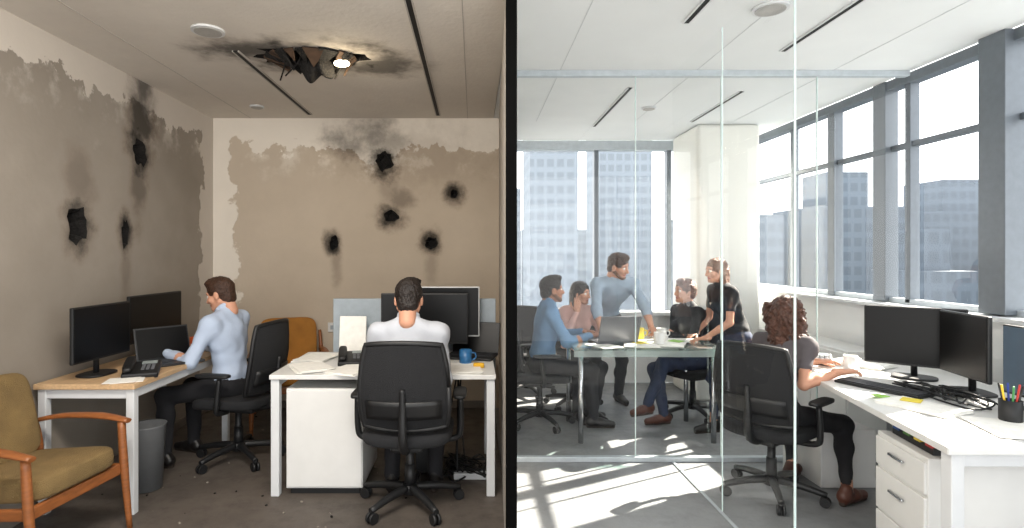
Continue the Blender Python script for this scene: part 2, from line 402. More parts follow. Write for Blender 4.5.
def head(parent,c,look,up,sc,skin,hairmat,style,beard=None):
    c=Vector(c); Fh=Vector(look).normalized(); Rh=Fh.cross(Vector(up)).normalized(); Uh=Rh.cross(Fh).normalized()
    B=[list(Rh),list(Fh),list(Uh)]
    def T(x,y,z): return c+(Rh*x+Fh*y+Uh*z)*sc
    def E(x,y,z,a,b,d): return el(T(x,y,z),(a*sc,b*sc,d*sc),B)
    def C(p,q,a,b): return rc(T(*p),T(*q),a*sc,b*sc)
    add=[E(0,-.012,.03,.075,.094,.083),E(0,.024,-.035,.057,.066,.078),C((-.012,.068,-.094),(.012,.068,-.094),.02,.02),
         C((-.05,-.005,-.05),(-.02,.055,-.092),.022,.018),C((.05,-.005,-.05),(.02,.055,-.092),.022,.018),
         C((-.036,.07,.026),(.036,.07,.026),.013,.013),E(-.04,.058,-.025,.024,.026,.024),E(.04,.058,-.025,.024,.026,.024),
         C((0,.085,.012),(0,.108,-.03),.008,.011),C((-.011,.095,-.035),(.011,.095,-.035),.008,.008),
         C((0,-.035,-.06),(0,-.045,-.14),.052,.050)]
    sub=[E(-.031,.1,.003,.016,.018,.011),E(.031,.1,.003,.016,.018,.011)]
    ears=[E(-.077,-.005,-.008,.010,.019,.032),E(.077,-.005,-.008,.010,.019,.032),
          E(-.072,.0,-.02,.010,.012,.016),E(.072,.0,-.02,.010,.012,.016)]
    groups=[dict(mat=skin,k=.018*sc,add=add,sub=sub),dict(mat=skin,k=.008,add=ears),
        dict(mat=EYEW,k=0,add=[sp(T(-.031,.0735,.003),.0135*sc),sp(T(.031,.0735,.003),.0135*sc)]),
        dict(mat=EYED,k=0,add=[sp(T(-.031,.081,.003),.0075*sc),sp(T(.031,.081,.003),.0075*sc)]),
        dict(mat=LIP,k=.003,add=[C((-.02,.083,-.064),(0,.092,-.061),.004,.0062),C((.02,.083,-.064),(0,.092,-.061),.004,.0062),C((-.016,.084,-.069),(.016,.084,-.069),.005,.005)]),
        dict(mat=hairmat,k=.003,add=[C((-.046,.079,.023),(-.018,.087,.026),.0035,.0045),C((.046,.079,.023),(.018,.087,.026),.0035,.0045)])]
    if beard: groups.append(dict(mat=beard,k=.01,add=[C((-.055,.0,-.045),(-.03,.058,-.09),.0225,.018),C((.055,.0,-.045),(.03,.058,-.09),.0225,.018),C((-.012,.071,-.096),(.012,.071,-.096),.02,.02)]))
    sdf_obj('head',groups,.0042*sc,parent)
    D=Vector((0,0,-1))
    face=E(0,.105,-.045,.064,.072,.105)
    if style=='short':
        g=dict(mat=hairmat,k=.02,add=[E(0,-.016,.038,.083,.101,.090),E(0,-.05,-.035,.064,.058,.06),E(0,.045,.098,.055,.045,.028),E(.02,.02,.115,.05,.06,.02)],
               noise=(.0022,160))
        g['sub']=[face,E(-.082,.012,-.02,.03,.034,.034),E(.082,.012,-.02,.03,.034,.034)]; g['keep']=[pl(T(0,0,-.038),-(Uh-Fh*.58))]
        sdf_obj('hair',[g],.0045*sc,parent)
    elif style=='wavy':
        g=dict(mat=hairmat,k=.03,add=[E(0,-.02,.04,.090,.106,.094),E(0,-.06,-.02,.08,.06,.065),E(.0,.045,.1,.06,.04,.03)],
               sub=[E(0,.115,-.045,.078,.088,.106)],keep=[pl(T(0,0,-.06),-(Uh-Fh*.35))],noise=(.004,85))
        sdf_obj('hair',[g],.005*sc,parent)
    else:
        L=.26 if style=='long' else .2
        back=T(0,-.055,-.01); tip=back+D*L+(-Fh)*.03
        add=[E(0,-.018,.036,.086,.104,.092)]
        if style=='curly':
            add=[E(0,-.02,.035,.100,.112,.096),rc(back,tip,.098*sc,.082*sc),rc(T(-.07,-.0,.0),T(-.085,-.0,0)+D*.17,.042,.046),rc(T(.07,.0,.0),T(.085,.0,0)+D*.17,.042,.046)]
            for q in range(40):
                a=rng.uniform(0,6.28); zz=rng.uniform(-.05,L+.03)
                pp=back+D*zz+Rh*math.cos(a)*.095+Fh*math.sin(a)*.07; add.append(sp(pp,rng.uniform(.015,.028)))
            nz=(.007,95)
        else:
            add+=[rc(back,tip,.078*sc,.05*sc),rc(T(-.064,-.03,.0),T(-.068,-.045,0)+D*.22,.026,.02),rc(T(.064,-.03,.0),T(.068,-.045,0)+D*.22,.026,.02)]
            nz=(.003,95)
        g=dict(mat=hairmat,k=.02,add=add,sub=[E(0,.115,-.05,.076,.093,.112)] if style=='long' else [E(0,.11,-.05,.06,.082,.11)],noise=nz)
        sdf_obj('hair',[g],.0055,parent)

def person(name,pelvis,fwd,lean,sc,HL,HR,FL,FR,look,top,bottom,hair,style,skin=SKIN,female=False,sleeve='long',shoe=SHOE,
           footdir=None,neckf=.02,legs='trousers',side=0,polL=None,polR=None,handdir=None,headlean=.35,curl=.35,beard=None,collar=True,kneepole=None,nL=(0,0,-1),nR=(0,0,-1),elbow=.55):
    e=empty(name)
    Fv=Vector((fwd[0],fwd[1],0)).normalized(); U=Vector((0,0,1)); R=Fv.cross(U)
    P=Vector(pelvis); a=math.radians(lean); sd=math.radians(side)
    def dr(x): return (U*math.cos(x)+Fv*math.sin(x)+R*math.sin(sd)).normalized()
    waist=P+dr(a*.6)*.2*sc; shc=waist+dr(a)*.29*sc; nb=shc+dr(a*.9)*.05*sc; hc=nb+dr(a*headlean)*.136*sc+Fv*neckf
    T=dr(a); Rt=R-T*R.dot(T); Rt.normalize(); Ft=T.cross(Rt); Ft.normalize()
    if Ft.dot(Fv)<0: Ft=-Ft
    B=[list(Rt),list(Ft),list(T)]; Tp=dr(a*.3); Bp=[list(R),list(Tp.cross(R)),list(Tp)]
    w=.88 if female else 1.0; sw=(.155 if female else .178)*sc
    shL=shc-Rt*sw-T*.01; shR=shc+Rt*sw-T*.01
    hipL=P-R*.088*sc; hipR=P+R*.088*sc
    ua,fa=.285*sc,.25*sc; th,sh=.43*sc,.415*sc
    pL=polL or (-U*1.0-R*elbow-Fv*.35); pR=polR or (-U*1.0+R*elbow-Fv*.35)
    elL,wrL=ik(shL,Vector(HL),ua,fa,pL); elR,wrR=ik(shR,Vector(HR),ua,fa,pR)
    kp=Vector(kneepole) if kneepole else Fv+U*.6
    fL=Vector(FL)+U*.085; fR=Vector(FR)+U*.085
    knL,anL=ik(hipL,fL,th,sh,kp-R*.12); knR,anR=ik(hipR,fR,th,sh,kp+R*.12)
    s=sc; nd=(hc-nb).normalized()
    tops=[el(shc-T*.12*s,(.162*w*s,.112*s,.19*s),B),el(waist+T*.02*s,(.142*w*s*(.93 if female else 1),.108*s,.15*s),B),
          el(P+Tp*.09*s,(.152*w*s,.116*s,.10*s),Bp),
          rc(shc-Rt*.03,shL,.062*s*w,.057*s*w),rc(shc+Rt*.03,shR,.062*s*w,.057*s*w),
          rc(nb-T*.004-Ft*.012,shL+Rt*.05*s,.056*s,.05*s*w),rc(nb-T*.004-Ft*.012,shR-Rt*.05*s,.056*s,.05*s*w),
          rc(shL-T*.02,shc-Rt*.09*s-T*.16*s,.06*s*w,.08*s*w),rc(shR-T*.02,shc+Rt*.09*s-T*.16*s,.06*s*w,.08*s*w)]
    if female: tops+=[sp(shc-T*.15*s+Ft*.085*s-Rt*.062*s,.052*s),sp(shc-T*.15*s+Ft*.085*s+Rt*.062*s,.052*s)]
    skins=[rc(nb-T*.02,hc-nd*.05,.051*s*w,.049*s*w)]
    aw=.86 if female else 1
    armsk=[]
    for (S_,E_,W_) in ((shL,elL,wrL),(shR,elR,wrR)):
        if sleeve=='long':
            ft=.93; tops+= [rc(S_,E_,.057*s*aw,.045*s*aw),rc(E_,E_.lerp(W_,ft),.045*s*aw,.034*s*aw)]
        elif sleeve=='rolled':
            ft=.35; tops+= [rc(S_,E_,.057*s*aw,.047*s*aw),rc(E_,E_.lerp(W_,ft),.048*s*aw,.046*s*aw)]
        elif sleeve=='short':
            tops+=[rc(S_,S_.lerp(E_,.55),.058*s*aw,.052*s*aw)]
        armsk+=[rc(S_.lerp(E_,.1),E_,.046*s*aw,.038*s*aw),rc(E_,E_.lerp(W_,.4),.039*s*aw,.037*s*aw),rc(E_.lerp(W_,.4),W_,.037*s*aw,.0245*s*aw)]
    bots=[el(P+U*.0,(.168*s*(1.0),.125*s,.12*s),Bp)]
    for (H_,K_,A_) in ((hipL,knL,anL),(hipR,knR,anR)):
        bots+=[rc(H_,K_,.088*s,.060*s)]
        mid=K_.lerp(A_,.35)-Fv*.012
        tr=legs=='trousers'
        endt=.97 if tr else .9
        bots+=[rc(K_,mid,.058*s,.056*s if tr else .052*s),rc(mid,K_.lerp(A_,endt),.056*s if tr else .052*s,.046*s if tr else .034*s)]
        skins.append(rc(K_.lerp(A_,.8),A_-U*.02,.034*s,.034*s))
    fd=Vector(footdir) if footdir else Fv
    shoes=[];soles=[]
    for A_,d2 in ((anL,fd-R*.12),(anR,fd+R*.12)):
        d2=d2.normalized(); g0=A_-U*.085
        shoes+=[rc(g0+U*.05-d2*.035,g0+U*.045+d2*.06,.038*s,.036*s),rc(g0+U*.045+d2*.06,g0+U*.033+d2*.155,.037*s,.028*s),rc(g0+U*.05-d2*.03,g0+U*.09-d2*.01,.037*s,.036*s)]
        soles+=[rc(g0+U*.014-d2*.045,g0+U*.012+d2*.16,.02,.018)]
    skb=dict(mat=skin,k=.012,add=skins+armsk)
    groups=[dict(mat=top,k=.035,add=tops,noise=(.0036,34)),skb,dict(mat=bottom,k=.03,add=bots,noise=(.003,30)),
            dict(mat=shoe,k=.02,add=shoes),dict(mat=SOLE,k=0.01,add=soles)]
    if collar: 
        groups.append(dict(mat=top,k=.010,add=[rc(nb+Rt*.052*math.cos(t)*s+Ft*.05*math.sin(t)*s+nd*(.036-.028*math.sin(t)),nb+Rt*.052*math.cos(t+.5)*s+Ft*.05*math.sin(t+.5)*s+nd*(.036-.028*math.sin(t+.5)),.015,.015) for t in np.arange(0,6.2,.5)]))
    sdf_obj('body',groups,.0085,e)
    for sdn,E_,W_,nn in (('L',elL,wrL,nL),('R',elR,wrR,nR)):
        d=(W_-E_).normalized()
        if handdir: d=(d*.35+Vector(handdir[sdn])).normalized()
        elif abs(nn[2]+1)<1e-6: d=Vector((d.x,d.y,d.z*.25)).normalized()
        hand('hand_'+('left' if sdn=='L' else 'right'),W_,d,nn,sdn,e,skin,curl,sc*(.92 if female else 1))
    upv=dr(a*headlean)
    head(e,hc,look,upv,sc*(.95 if female else 1.0),skin,hair,style,beard)
    print(name,'headtop',round(hc.z+.115*sc,2),'head',tuple(round(x,2) for x in hc))
    return e

# ------------------------------------------------------------ camera
cam=bpy.data.cameras.new('camera'); co=bpy.data.objects.new('camera',cam); COL.objects.link(co); scene.camera=co
co.location=(0,0,1.45); co.rotation_euler=(math.pi/2,0,0)
cam.sensor_width=36; cam.lens=560/1024*36; cam.shift_x=(512-474)/1024; cam.shift_y=(254-264)/1024; cam.clip_end=500
CZ=2.73

# ------------------------------------------------------------ common materials
WHITE=M('white_laminate',(216,216,214),.4,ns=8,na=.03)
WHITEM=M('white_metal',(208,210,212),.4,ns=8,na=.03)
BLACKP=M('black_plastic',(20,21,23),.5)
BLACKM=M('chair_mesh_black',(28,29,32),.85,bump=.6,bs=400)
BLACKF=M('chair_fabric_black',(26,27,30),.9,bump=.4,bs=300)
SCREEN=M('screen_black',(8,9,11),.35,spec=.25)
CHROME=M('chrome',(190,192,196),.2,1.0)
ALU=M('aluminium_frame',(104,111,118),.4,.3)
ALUL=M('aluminium_light',(180,188,194),.4,.2)
WOOD=M('oak_desktop',(196,164,126),.45,ns=6,na=.15,stretch=(12,1.2,12))
WOODC=M('walnut_wood',(138,82,42),.4,ns=5,na=.22,stretch=(3,3,14))
OLIVE=M('olive_fabric',(122,100,62),.95,ns=8,na=.2,bump=.5,bs=220)
MUST=M('mustard_fabric',(168,114,48),.95,ns=8,na=.15,bump=.5,bs=220)
CHAR=M('charred_black',(16,13,11),.95,ns=20,na=.5,bump=.8,bs=60)
PAPER=M('paper',(238,237,232),.8)
GREYP=M('grey_panel',(158,168,176),.8)
BLUEP=M('blue_grey_panel',(98,112,126),.8)

# ------------------------------------------------------------ room shell
soot_back=[((-.85,5.28,2.33),(.30,1,.30),.97),((-1.0,5.28,2.55),(.6,1,.34),.72),((-.8,5.28,2.5),(.4,1,.3),.6),((-.19,5.28,2.016),(.16,1,.17),.95),((-.78,5.28,1.81),(.23,1,.20),.95),((-.70,5.28,1.95),(.22,1,.2),.6),
           ((-.406,5.28,1.554),(.20,1,.19),.95),((-1.32,5.28,1.554),(.12,1,.2),.95),((-1.3,5.28,1.36),(.09,1,.34),.45),((-.6,5.28,2.4),(1.1,1,.55),.34),((-.4,5.28,1.38),(.11,1,.32),.38),((-.8,5.28,2.1),(.18,1,.38),.42)]
soot_left=[((-2.46,4.12,2.20),(1,.22,.34),.95),((-2.46,4.16,2.5),(1,.28,.6),.82),((-2.46,4.1,1.93),(1,.15,.42),.6),((-2.46,3.48,1.63),(1,.20,.27),.94),((-2.46,3.95,1.59),(1,.12,.26),.94),((-2.46,3.5,1.92),(1,.22,.34),.45),((-2.46,3.96,1.33),(1,.11,.38),.4)]
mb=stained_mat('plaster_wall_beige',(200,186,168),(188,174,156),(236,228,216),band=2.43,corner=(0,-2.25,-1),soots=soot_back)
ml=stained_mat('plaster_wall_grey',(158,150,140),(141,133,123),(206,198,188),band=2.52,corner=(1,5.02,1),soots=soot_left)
HX,HY=-1.06,3.64
mc=stained_mat('ceiling_sooty',(226,220,211),(218,211,202),(220,214,205),soots=[((HX,HY,CZ),(.76,.5,1),.97),((HX-.33,HY-.1,CZ),(.55,.34,1),.85),((HX+.4,HY+.15,CZ),(.5,.34,1),.8)])
mcr=M('ceiling_white',(222,225,226),.9,ns=3,na=.02)
mwr=M('wall_white',(226,228,228),.85,ns=3,na=.02)
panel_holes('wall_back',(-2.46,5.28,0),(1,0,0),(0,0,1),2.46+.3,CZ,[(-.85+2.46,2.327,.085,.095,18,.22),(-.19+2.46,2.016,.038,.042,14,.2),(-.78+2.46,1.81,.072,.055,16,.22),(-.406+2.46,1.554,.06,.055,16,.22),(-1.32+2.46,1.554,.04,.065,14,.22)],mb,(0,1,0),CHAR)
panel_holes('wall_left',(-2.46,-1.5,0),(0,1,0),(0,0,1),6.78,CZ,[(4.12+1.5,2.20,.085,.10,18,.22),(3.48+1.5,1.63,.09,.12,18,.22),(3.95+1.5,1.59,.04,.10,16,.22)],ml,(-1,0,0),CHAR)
panel_holes('ceiling',(-2.46,-1.5,CZ),(1,0,0),(0,1,0),2.46+.19,6.78,[(HX+2.46,HY+1.5,.30,.19,28,.34)],mc,(0,0,1),CHAR,.3)
box('floor',(2.65,6.8,.1),(-1.135,1.89,-.05),floor_mat('floor_worn',(72,66,61),(96,88,81),.5,.6),bev=0)
box('floor.001',(2.87,7.8,.1),(1.62,2.4,-.05),floor_mat('floor_concrete_grey',(118,120,122),(136,138,140),.3,.3),bev=0)
box('ceiling.001',(2.87,7.8,.06),(1.62,2.4,CZ+.03),mcr,bev=0)
dv=empty('split_line_divider')  # upright slab stands in for the flat black line between both halves
n0=Vector((.149,2.6,0)); n1=Vector((.235,5.28,0))
DW=M('divider_white_paint',(176,170,162),.8)
DB=M('divider_black_edge',(3,3,3),.7,spec=.05)
extr=[(n0.x,n0.y+.02),(n0.x+.046,n0.y+.02),(.29,6.3),(.25,6.3),(n1.x,n1.y)]
extrude_poly('panel',extr,0,CZ,DW,dv,0)
box('end_cap',(.052,.03,CZ),(n0.x+.025,n0.y+.01,CZ/2),DB,dv)

SLOT=M('slot_black',(12,12,13),.7); SEAM=M('seam_grey',(180,174,166),.9); SEAMR=M('seam_light',(200,204,206),.9)
def slot(x,y0,y1,w=.045):
    e=empty('ceiling_slot_diffuser',(x,(y0+y1)/2,CZ-.004))
    box('slot_gap',(w*.7,y1-y0,.006),(0,0,-.001),SLOT,e,bev=0)
    for s_ in(-1,1): box('flange_%d'%s_,(.008,y1-y0,.01),(s_*w*.4,0,-.001),SEAM if x<0 else WHITEM,e,bev=0)
slot(-.33,1.6,5.15); slot(-1.50,3.52,5.12); slot(1.94,1.5,3.52); slot(1.17,1.5,3.09); slot(1.2,4.3,5.6,.04); slot(2.1,4.4,5.4,.04)
def seam(n,x0,y0,x1,y1,m):
    box(n,(max(abs(x1-x0),.005),max(abs(y1-y0),.005),.003),((x0+x1)/2,(y0+y1)/2,CZ-.001),m,bev=0)
for i,x in enumerate((-2.1,-.06)): seam('trim_%d'%i,x,-1,x,5.27,SEAM)
for i,x in enumerate((.6,1.55,2.5)): seam('trim_%d'%(i+10),x,-1,x,5.4,SEAMR)
seam('trim_20',.2,2.6,3.04,2.6,SEAMR)
def speaker(x,y,r=.09):
    e=empty('ceiling_speaker',(x,y,CZ)); g=M('speaker_grille',(176,174,170),.6,bump=.5,bs=500)
    cyl('ring',(0,0,-.012),(0,0,0),r,WHITEM,e,seg=40); cyl('grille',(0,0,-.016),(0,0,-.011),r*.82,g,e,seg=40)
speaker(-1.52,3.2); speaker(-1.88,4.85,.06); speaker(1.54,2.91); speaker(1.53,4.9,.06)
dbr=empty('torn_ceiling_debris')
TILE=M('torn_board_edge',(70,52,38),.95,ns=15,na=.4)
for q in range(30):
    a=2*math.pi*q/30+random.uniform(-.1,.1); rx,ry=.29,.18
    bx,by=HX+rx*math.cos(a),HY+ry*math.sin(a)
    L=random.uniform(.05,.15); w_=random.uniform(.02,.07); dirx,diry=-math.cos(a),-math.sin(a); tx,ty=-diry,dirx
    dn=random.uniform(.02,.10)
    V=[(bx+tx*w_,by+ty*w_,CZ-.002),(bx-tx*w_,by-ty*w_,CZ-.002),(bx-tx*w_*.5+dirx*L*.6,by-ty*w_*.5+diry*L*.6,CZ-dn*.6),(bx+dirx*L,by+diry*L,CZ-dn),(bx+tx*w_*.6+dirx*L*.5,by+ty*w_*.6+diry*L*.5,CZ-dn*.4)]
    o=mk('flap_%d'%q,V,[(0,1,2,3,4)],CHAR if q%3 else TILE,dbr); md=o.modifiers.new('s','SOLIDIFY'); md.thickness=.012
for q in range(8):
    x=HX+random.uniform(-.2,.2); y=HY+random.uniform(-.1,.12)
    tube('wire_%d'%q,[(x,y,CZ+.1),(x+.02,y-.02,CZ-.03),(x+random.uniform(-.08,.08),y,CZ-random.uniform(.06,.16))],.005,CHAR,dbr,6,5)
cushion('charred_lump',(.20,.14,.16),(HX+.03,HY,CZ-.06),CHAR,dbr,e1=.8,e2=.8,bend=lambda x,y,z:(x*(1+.25*math.sin(40*y)),y*(1+.2*math.sin(35*x)),z+.03*math.sin(50*x)))
BULB=M('bulb_glow',(255,236,200),.3,emit=14)
BX,BY=-.85,3.60
lp=empty('exposed_light_bulb',(BX,BY,CZ-.055)); cushion('bulb',(.10,.07,.04),(0,0,0),BULB,lp,e1=.9,e2=.9); cyl('socket',(0,0,.015),(0,0,.06),.02,BLACKP,lp); cyl('cord',(0,0,.05),(0,0,.25),.006,BLACKP,lp)

def window_wall():
    box('wall_right',(.12,7.8,1.07),(3.12,2.4,.535),mwr,bev=0)
    e=empty('window_1')
    box('sill',(.20,7.75,.025),(3.04,2.4,1.08),WHITEM,e)
    box('head_rail',(.10,7.8,.07),(3.11,2.4,CZ-.035),ALU,e)
    box('transom',(.05,7.8,.04),(3.12,2.4,2.23),ALU,e)
    box('bottom_rail',(.06,7.8,.04),(3.11,2.4,1.11),ALUL,e)
    for i,(y,w,d) in enumerate(((3.26,.17,.14),(3.98,.05,.07),(4.22,.13,.10),(4.82,.09,.08),(5.45,.05,.06),(2.3,.06,.08),(1.3,.18,.14),(.3,.06,.08),(-.8,.18,.14))):
        box('mullion_%d'%i,(d,w,CZ-1.1),(3.15-d/2,y,(CZ+1.1)/2),ALU,e)
    pane('pane',(.008,7.8,CZ-1.1),(3.13,2.4,(CZ+1.1)/2),glass_mat('window_glass',(.98,.99,1),.6),e)
window_wall()
def back_window():
    box('wall_back.001',(2.8,.12,.78),(1.65,6.37,.39),mwr,bev=0)
    e=empty('window_2')
    box('sill',(2.8,.2,.04),(1.65,6.28,.79),WHITEM,e)
    box('head_rail',(2.8,.12,.11),(1.65,6.36,CZ-.055),ALUL,e)
    for i,(x,w) in enumerate(((.27,.05),(1.38,.05),(2.2,.05),(3.0,.08))): box('mullion_%d'%i,(w,.10,CZ-.8),(x,6.36,(CZ+.8)/2),ALU,e)
    pane('pane',(2.8,.008,CZ-.8),(1.65,6.38,(CZ+.8)/2),glass_mat('window_glass'),e)
back_window()
box('structural_pillar',(.62,.70,CZ),(2.50,5.84,CZ/2),M('column_white',(222,222,216),.8,ns=3,na=.03),bev=.04,seg=4)
gp=empty('glass_partition')
GL=glass_mat('partition_glass',(.995,1,.998),.55); GE=M('glass_edge',(205,222,220),.2)
PY=3.92
xs_=[.215,1.13,1.73,2.4,3.03]
for i in range(4):
    pane('pane_%d'%i,(xs_[i+1]-xs_[i]-.004,.012,CZ-.07),((xs_[i]+xs_[i+1])/2,PY,CZ/2),GL,gp)
    if i: box('joint_%d'%i,(.005,.014,CZ-.07),(xs_[i],PY,CZ/2),GE,gp,bev=0)
box('top_track',(2.82,.05,.04),(1.625,PY,CZ-.02),ALUL,gp); box('floor_track',(2.82,.045,.035),(1.625,PY,.0175),ALUL,gp)
gw=empty('glass_screen_wing')
WX=1.385
WG=glass_mat('wing_glass',(.995,1,.998),.45)
for i,(y0,y1) in enumerate(((2.42,3.12),(3.126,PY-.01))):
    pane('pane_%d'%i,(.010,y1-y0,CZ-.03),(WX,(y0+y1)/2,CZ/2),WG,gw)
box('edge_front',(.009,.005,CZ-.03),(WX,2.417,CZ/2),GE,gw,bev=0); box('edge_joint',(.006,.003,CZ-.03),(WX,3.123,CZ/2),GE,gw,bev=0)
box('floor_track',(.02,1.48,.008),(WX,3.16,.004),ALUL,gw)

# ------------------------------------------------------------ furniture
def office_chair(loc,fwd,sc=1.0,arms=True):
    e=empty('office_chair',loc,yawof(fwd)); e.scale=(sc,)*3
    cushion('seat',(.50,.48,.085),(0,0,.43),BLACKF,e,e1=.45,e2=.45,bend=lambda x,y,z:(x,y,z+.25*x*x-.25*max(y,0)**2))
    def bk(u,v):
        x=u*math.sqrt(1-v*v*.22)*.240*(1-.05*v); t=(v*math.sqrt(1-u*u*.12)+1)/2
        return x,t
    def ysurf(x,t): return -.215-.10*t-.035*math.cos((t-.35)*3.2)+.055*(x/.232)**2
    def fb(u,v):
        x,t=bk(u,v); return (x,ysurf(x,t),.50+.48*t)
    slab('back_mesh',fb,16,20,.014,BLACKM,e)
    pts=[]
    for i in range(49):
        a=2*math.pi*i/48; u=math.copysign(abs(math.cos(a))**.3,math.cos(a)); v=math.copysign(abs(math.sin(a))**.3,math.sin(a))
        u=max(-1,min(1,u));v=max(-1,min(1,v)); m_=max(abs(u),abs(v)); pts.append(fb(u/m_,v/m_))
    tube('back_frame',pts,.015,BLACKP,e,8)
    slab('lumbar_pad',lambda u,v:(u*.2,ysurf(u*.2,.24+.1*v)-.014,.50+.5*(.24+.1*v)),10,4,.02,BLACKP,e)
    tube('back_spine',[(0,-.04,.385),(0,-.2,.385),(0,-.29,.45),(0,-.30,.62),(0,-.31,.74)],[.026,.026,.024,.02,.014],BLACKP,e,10,5,1.0)
    box('mechanism',(.18,.26,.05),(0,-.03,.375),BLACKP,e,bev=.015)
    cyl('gas_lift',(0,0,.10),(0,0,.37),.024,BLACKP,e); cyl('lift_cover',(0,0,.10),(0,0,.24),.034,BLACKP,e,.03)
    cyl('hub',(0,0,.07),(0,0,.125),.045,BLACKP,e)
    for i in range(5):
        a=2*math.pi*i/5+.3; c_,s_=math.cos(a),math.sin(a)
        tube('base_leg_%d'%i,[(c_*.03,s_*.03,.105),(c_*.17,s_*.17,.095),(c_*.30,s_*.30,.07)],[.026,.022,.017],BLACKP,e,10,4)
        cyl('caster_stem_%d'%i,(c_*.29,s_*.29,.04),(c_*.29,s_*.29,.075),.01,BLACKP,e,seg=10)
        for k in(-1,1):
            px,py=c_*.29-s_*.014*k,s_*.29+c_*.014*k
            cyl('wheel_%d_%d'%(i,k),(px-(-s_)*.008,py-c_*.008,.03),(px+(-s_)*.008,py+c_*.008,.03),.03,BLACKP,e,seg=20)
    if arms:
        for k in(-1,1):
            tube('arm_post_%d'%k,[(k*.16,-.02,.385),(k*.27,-.02,.40),(k*.295,-.03,.46),(k*.295,-.05,.635)],[.018,.018,.018,.016],BLACKP,e,10,5)
            cushion('arm_pad_%d'%k,(.075,.24,.03),(k*.29,.0,.65),BLACKP,e,e1=.5,e2=.5)
    return e

def lounge_chair(name,loc,fwd,fab,w=.62,sc=1.0,seat_z=.40):
    e=empty(name,loc,yawof(fwd)); e.scale=(sc,)*3
    hw=w/2
    cushion('seat_cushion',(w-.07,.52,.13),(0,.02,seat_z),fab,e,rot=(math.radians(5),0,0),e1=.4,e2=.3)
    cushion('back_cushion',(w-.08,.12,.46),(0,-.27,seat_z+.24),fab,e,rot=(math.radians(14),0,0),e1=.35,e2=.35)
    box('seat_rail_front',(w-.04,.025,.06),(0,.25,seat_z-.07),WOODC,e,bev=.008)
    box('seat_rail_back',(w-.04,.025,.06),(0,-.22,seat_z-.1),WOODC,e,bev=.008)
    for k in(-1,1):
        x=k*hw
        tube('front_leg_%d'%k,[(x,.30,.0),(x,.265,.35),(x,.25,.585)],[.014,.022,.02],WOODC,e,12,4)
        tube('rear_leg_%d'%k,[(x,-.36,.0),(x,-.26,.33),(x,-.27,.52),(x*.97,-.34,.74)],[.014,.022,.02,.013],WOODC,e,12,4)
        tube('arm_%d'%k,[(x*.99,-.31,.565),(x,-.12,.605),(x*1.02,.12,.612),(x*1.02,.29,.59)],[.02,.026,.032,.022],WOODC,e,12,5,.55)
        box('side_rail_%d'%k,(.025,.5,.055),(x*.96,.01,seat_z-.085),WOODC,e,rot=(math.radians(4),0,0),bev=.008)
    return e

def monitor(loc,face,w=.56,h=.33,bottom=.11,name='computer_monitor',scr=SCREEN,body=BLACKP,tilt=0):
    e=empty(name,loc,yawof((-face[0],-face[1])))
    box('screen_body',(w,.022,h),(0,0,bottom+h/2),body,e,bev=.006)
    box('screen',(w-.016,.004,h-.02),(0,-.0115,bottom+h/2+.002),scr,e,bev=.001)
    box('back_bulge',(w*.5,.03,h*.5),(0,.022,bottom+h*.48),body,e,bev=.012)
    tube('neck',[(0,.035,.01),(0,.035,bottom+h*.4)],.016,body,e,12)
    cushion('foot',(.22,.17,.014),(0,.03,.008),body,e,e1=.3,e2=.7)
    return e
def keyboard(loc,yaw,mat=BLACKP):
    e=empty('keyboard',loc,yaw); box('base',(.42,.14,.014),(0,0,.008),mat,e)
    for r in range(4): box('key_row_%d'%r,(.40,.026,.008),(0,-.045+r*.03,.018),M('keys_dark',(45,46,50),.5),e,bev=.003)
def paper_stack(loc,yaw,n=3,w=.21,l=.297,mat=None,name='paper_stack'):
    e=empty(name,loc,yaw)
    for i in range(n): box('sheet_%d'%i,(w,l,.003),(random.uniform(-.015,.015),random.uniform(-.015,.015),.002+i*.0035),mat or PAPER,e,rot=(0,0,random.uniform(-.15,.15)),bev=0)
def mug(loc,mat,name='coffee_mug',pens=False,h=.095,r=.04):
    e=empty(name,loc)
    V=[];Fc=[];seg=24
    prof=[(0,.0),(r*.9,0),(r,.01),(r,h),(r-.004,h),(r-.005,.012),(0,.01)]
    for p in prof:
        for k in range(seg): a=2*math.pi*k/seg; V.append((p[0]*math.cos(a),p[0]*math.sin(a),p[1]))
    for i in range(len(prof)-1):
        for k in range(seg): k2=(k+1)%seg; Fc.append((i*seg+k,i*seg+k2,(i+1)*seg+k2,(i+1)*seg+k))
    mk('cup',V,Fc,mat,e,True)
    if pens:
        for q in range(6):
            a=q*1.05; c=[(200,60,50),(40,60,140),(30,30,30),(220,180,40),(60,130,70),(30,30,30)][q]
            cyl('pen_%d'%q,(.012*math.cos(a),.012*math.sin(a),.015),(.04*math.cos(a),.04*math.sin(a),.16),.004,M('pen_%d'%q,c,.4),e,seg=8)
    else:
        tube('handle',[(r-.002,0,h*.8),(r+.022,0,h*.75),(r+.026,0,h*.45),(r-.002,0,h*.25)],.005,mat,e,8,5)
def desk_phone(loc,yaw,mat=BLACKP):
    e=empty('desk_phone',loc,yaw)
    box('body',(.19,.2,.035),(0,0,.03),mat,e,rot=(math.radians(12),0,0),bev=.01)
    cushion('handset',(.055,.21,.035),(-.065,.0,.068),mat,e,rot=(math.radians(12),0,0),e1=.5,e2=.5)
    box('display',(.08,.04,.004),(.035,.06,.062),M('phone_lcd',(140,150,150),.3),e,rot=(math.radians(12),0,0),bev=0)
    for i in range(3):
        for j in range(4): box('key_%d_%d'%(i,j),(.018,.014,.005),(.01+i*.025,.025-j*.024,.057-j*.005),M('phone_keys',(90,92,96),.5),e,rot=(math.radians(12),0,0),bev=.001)
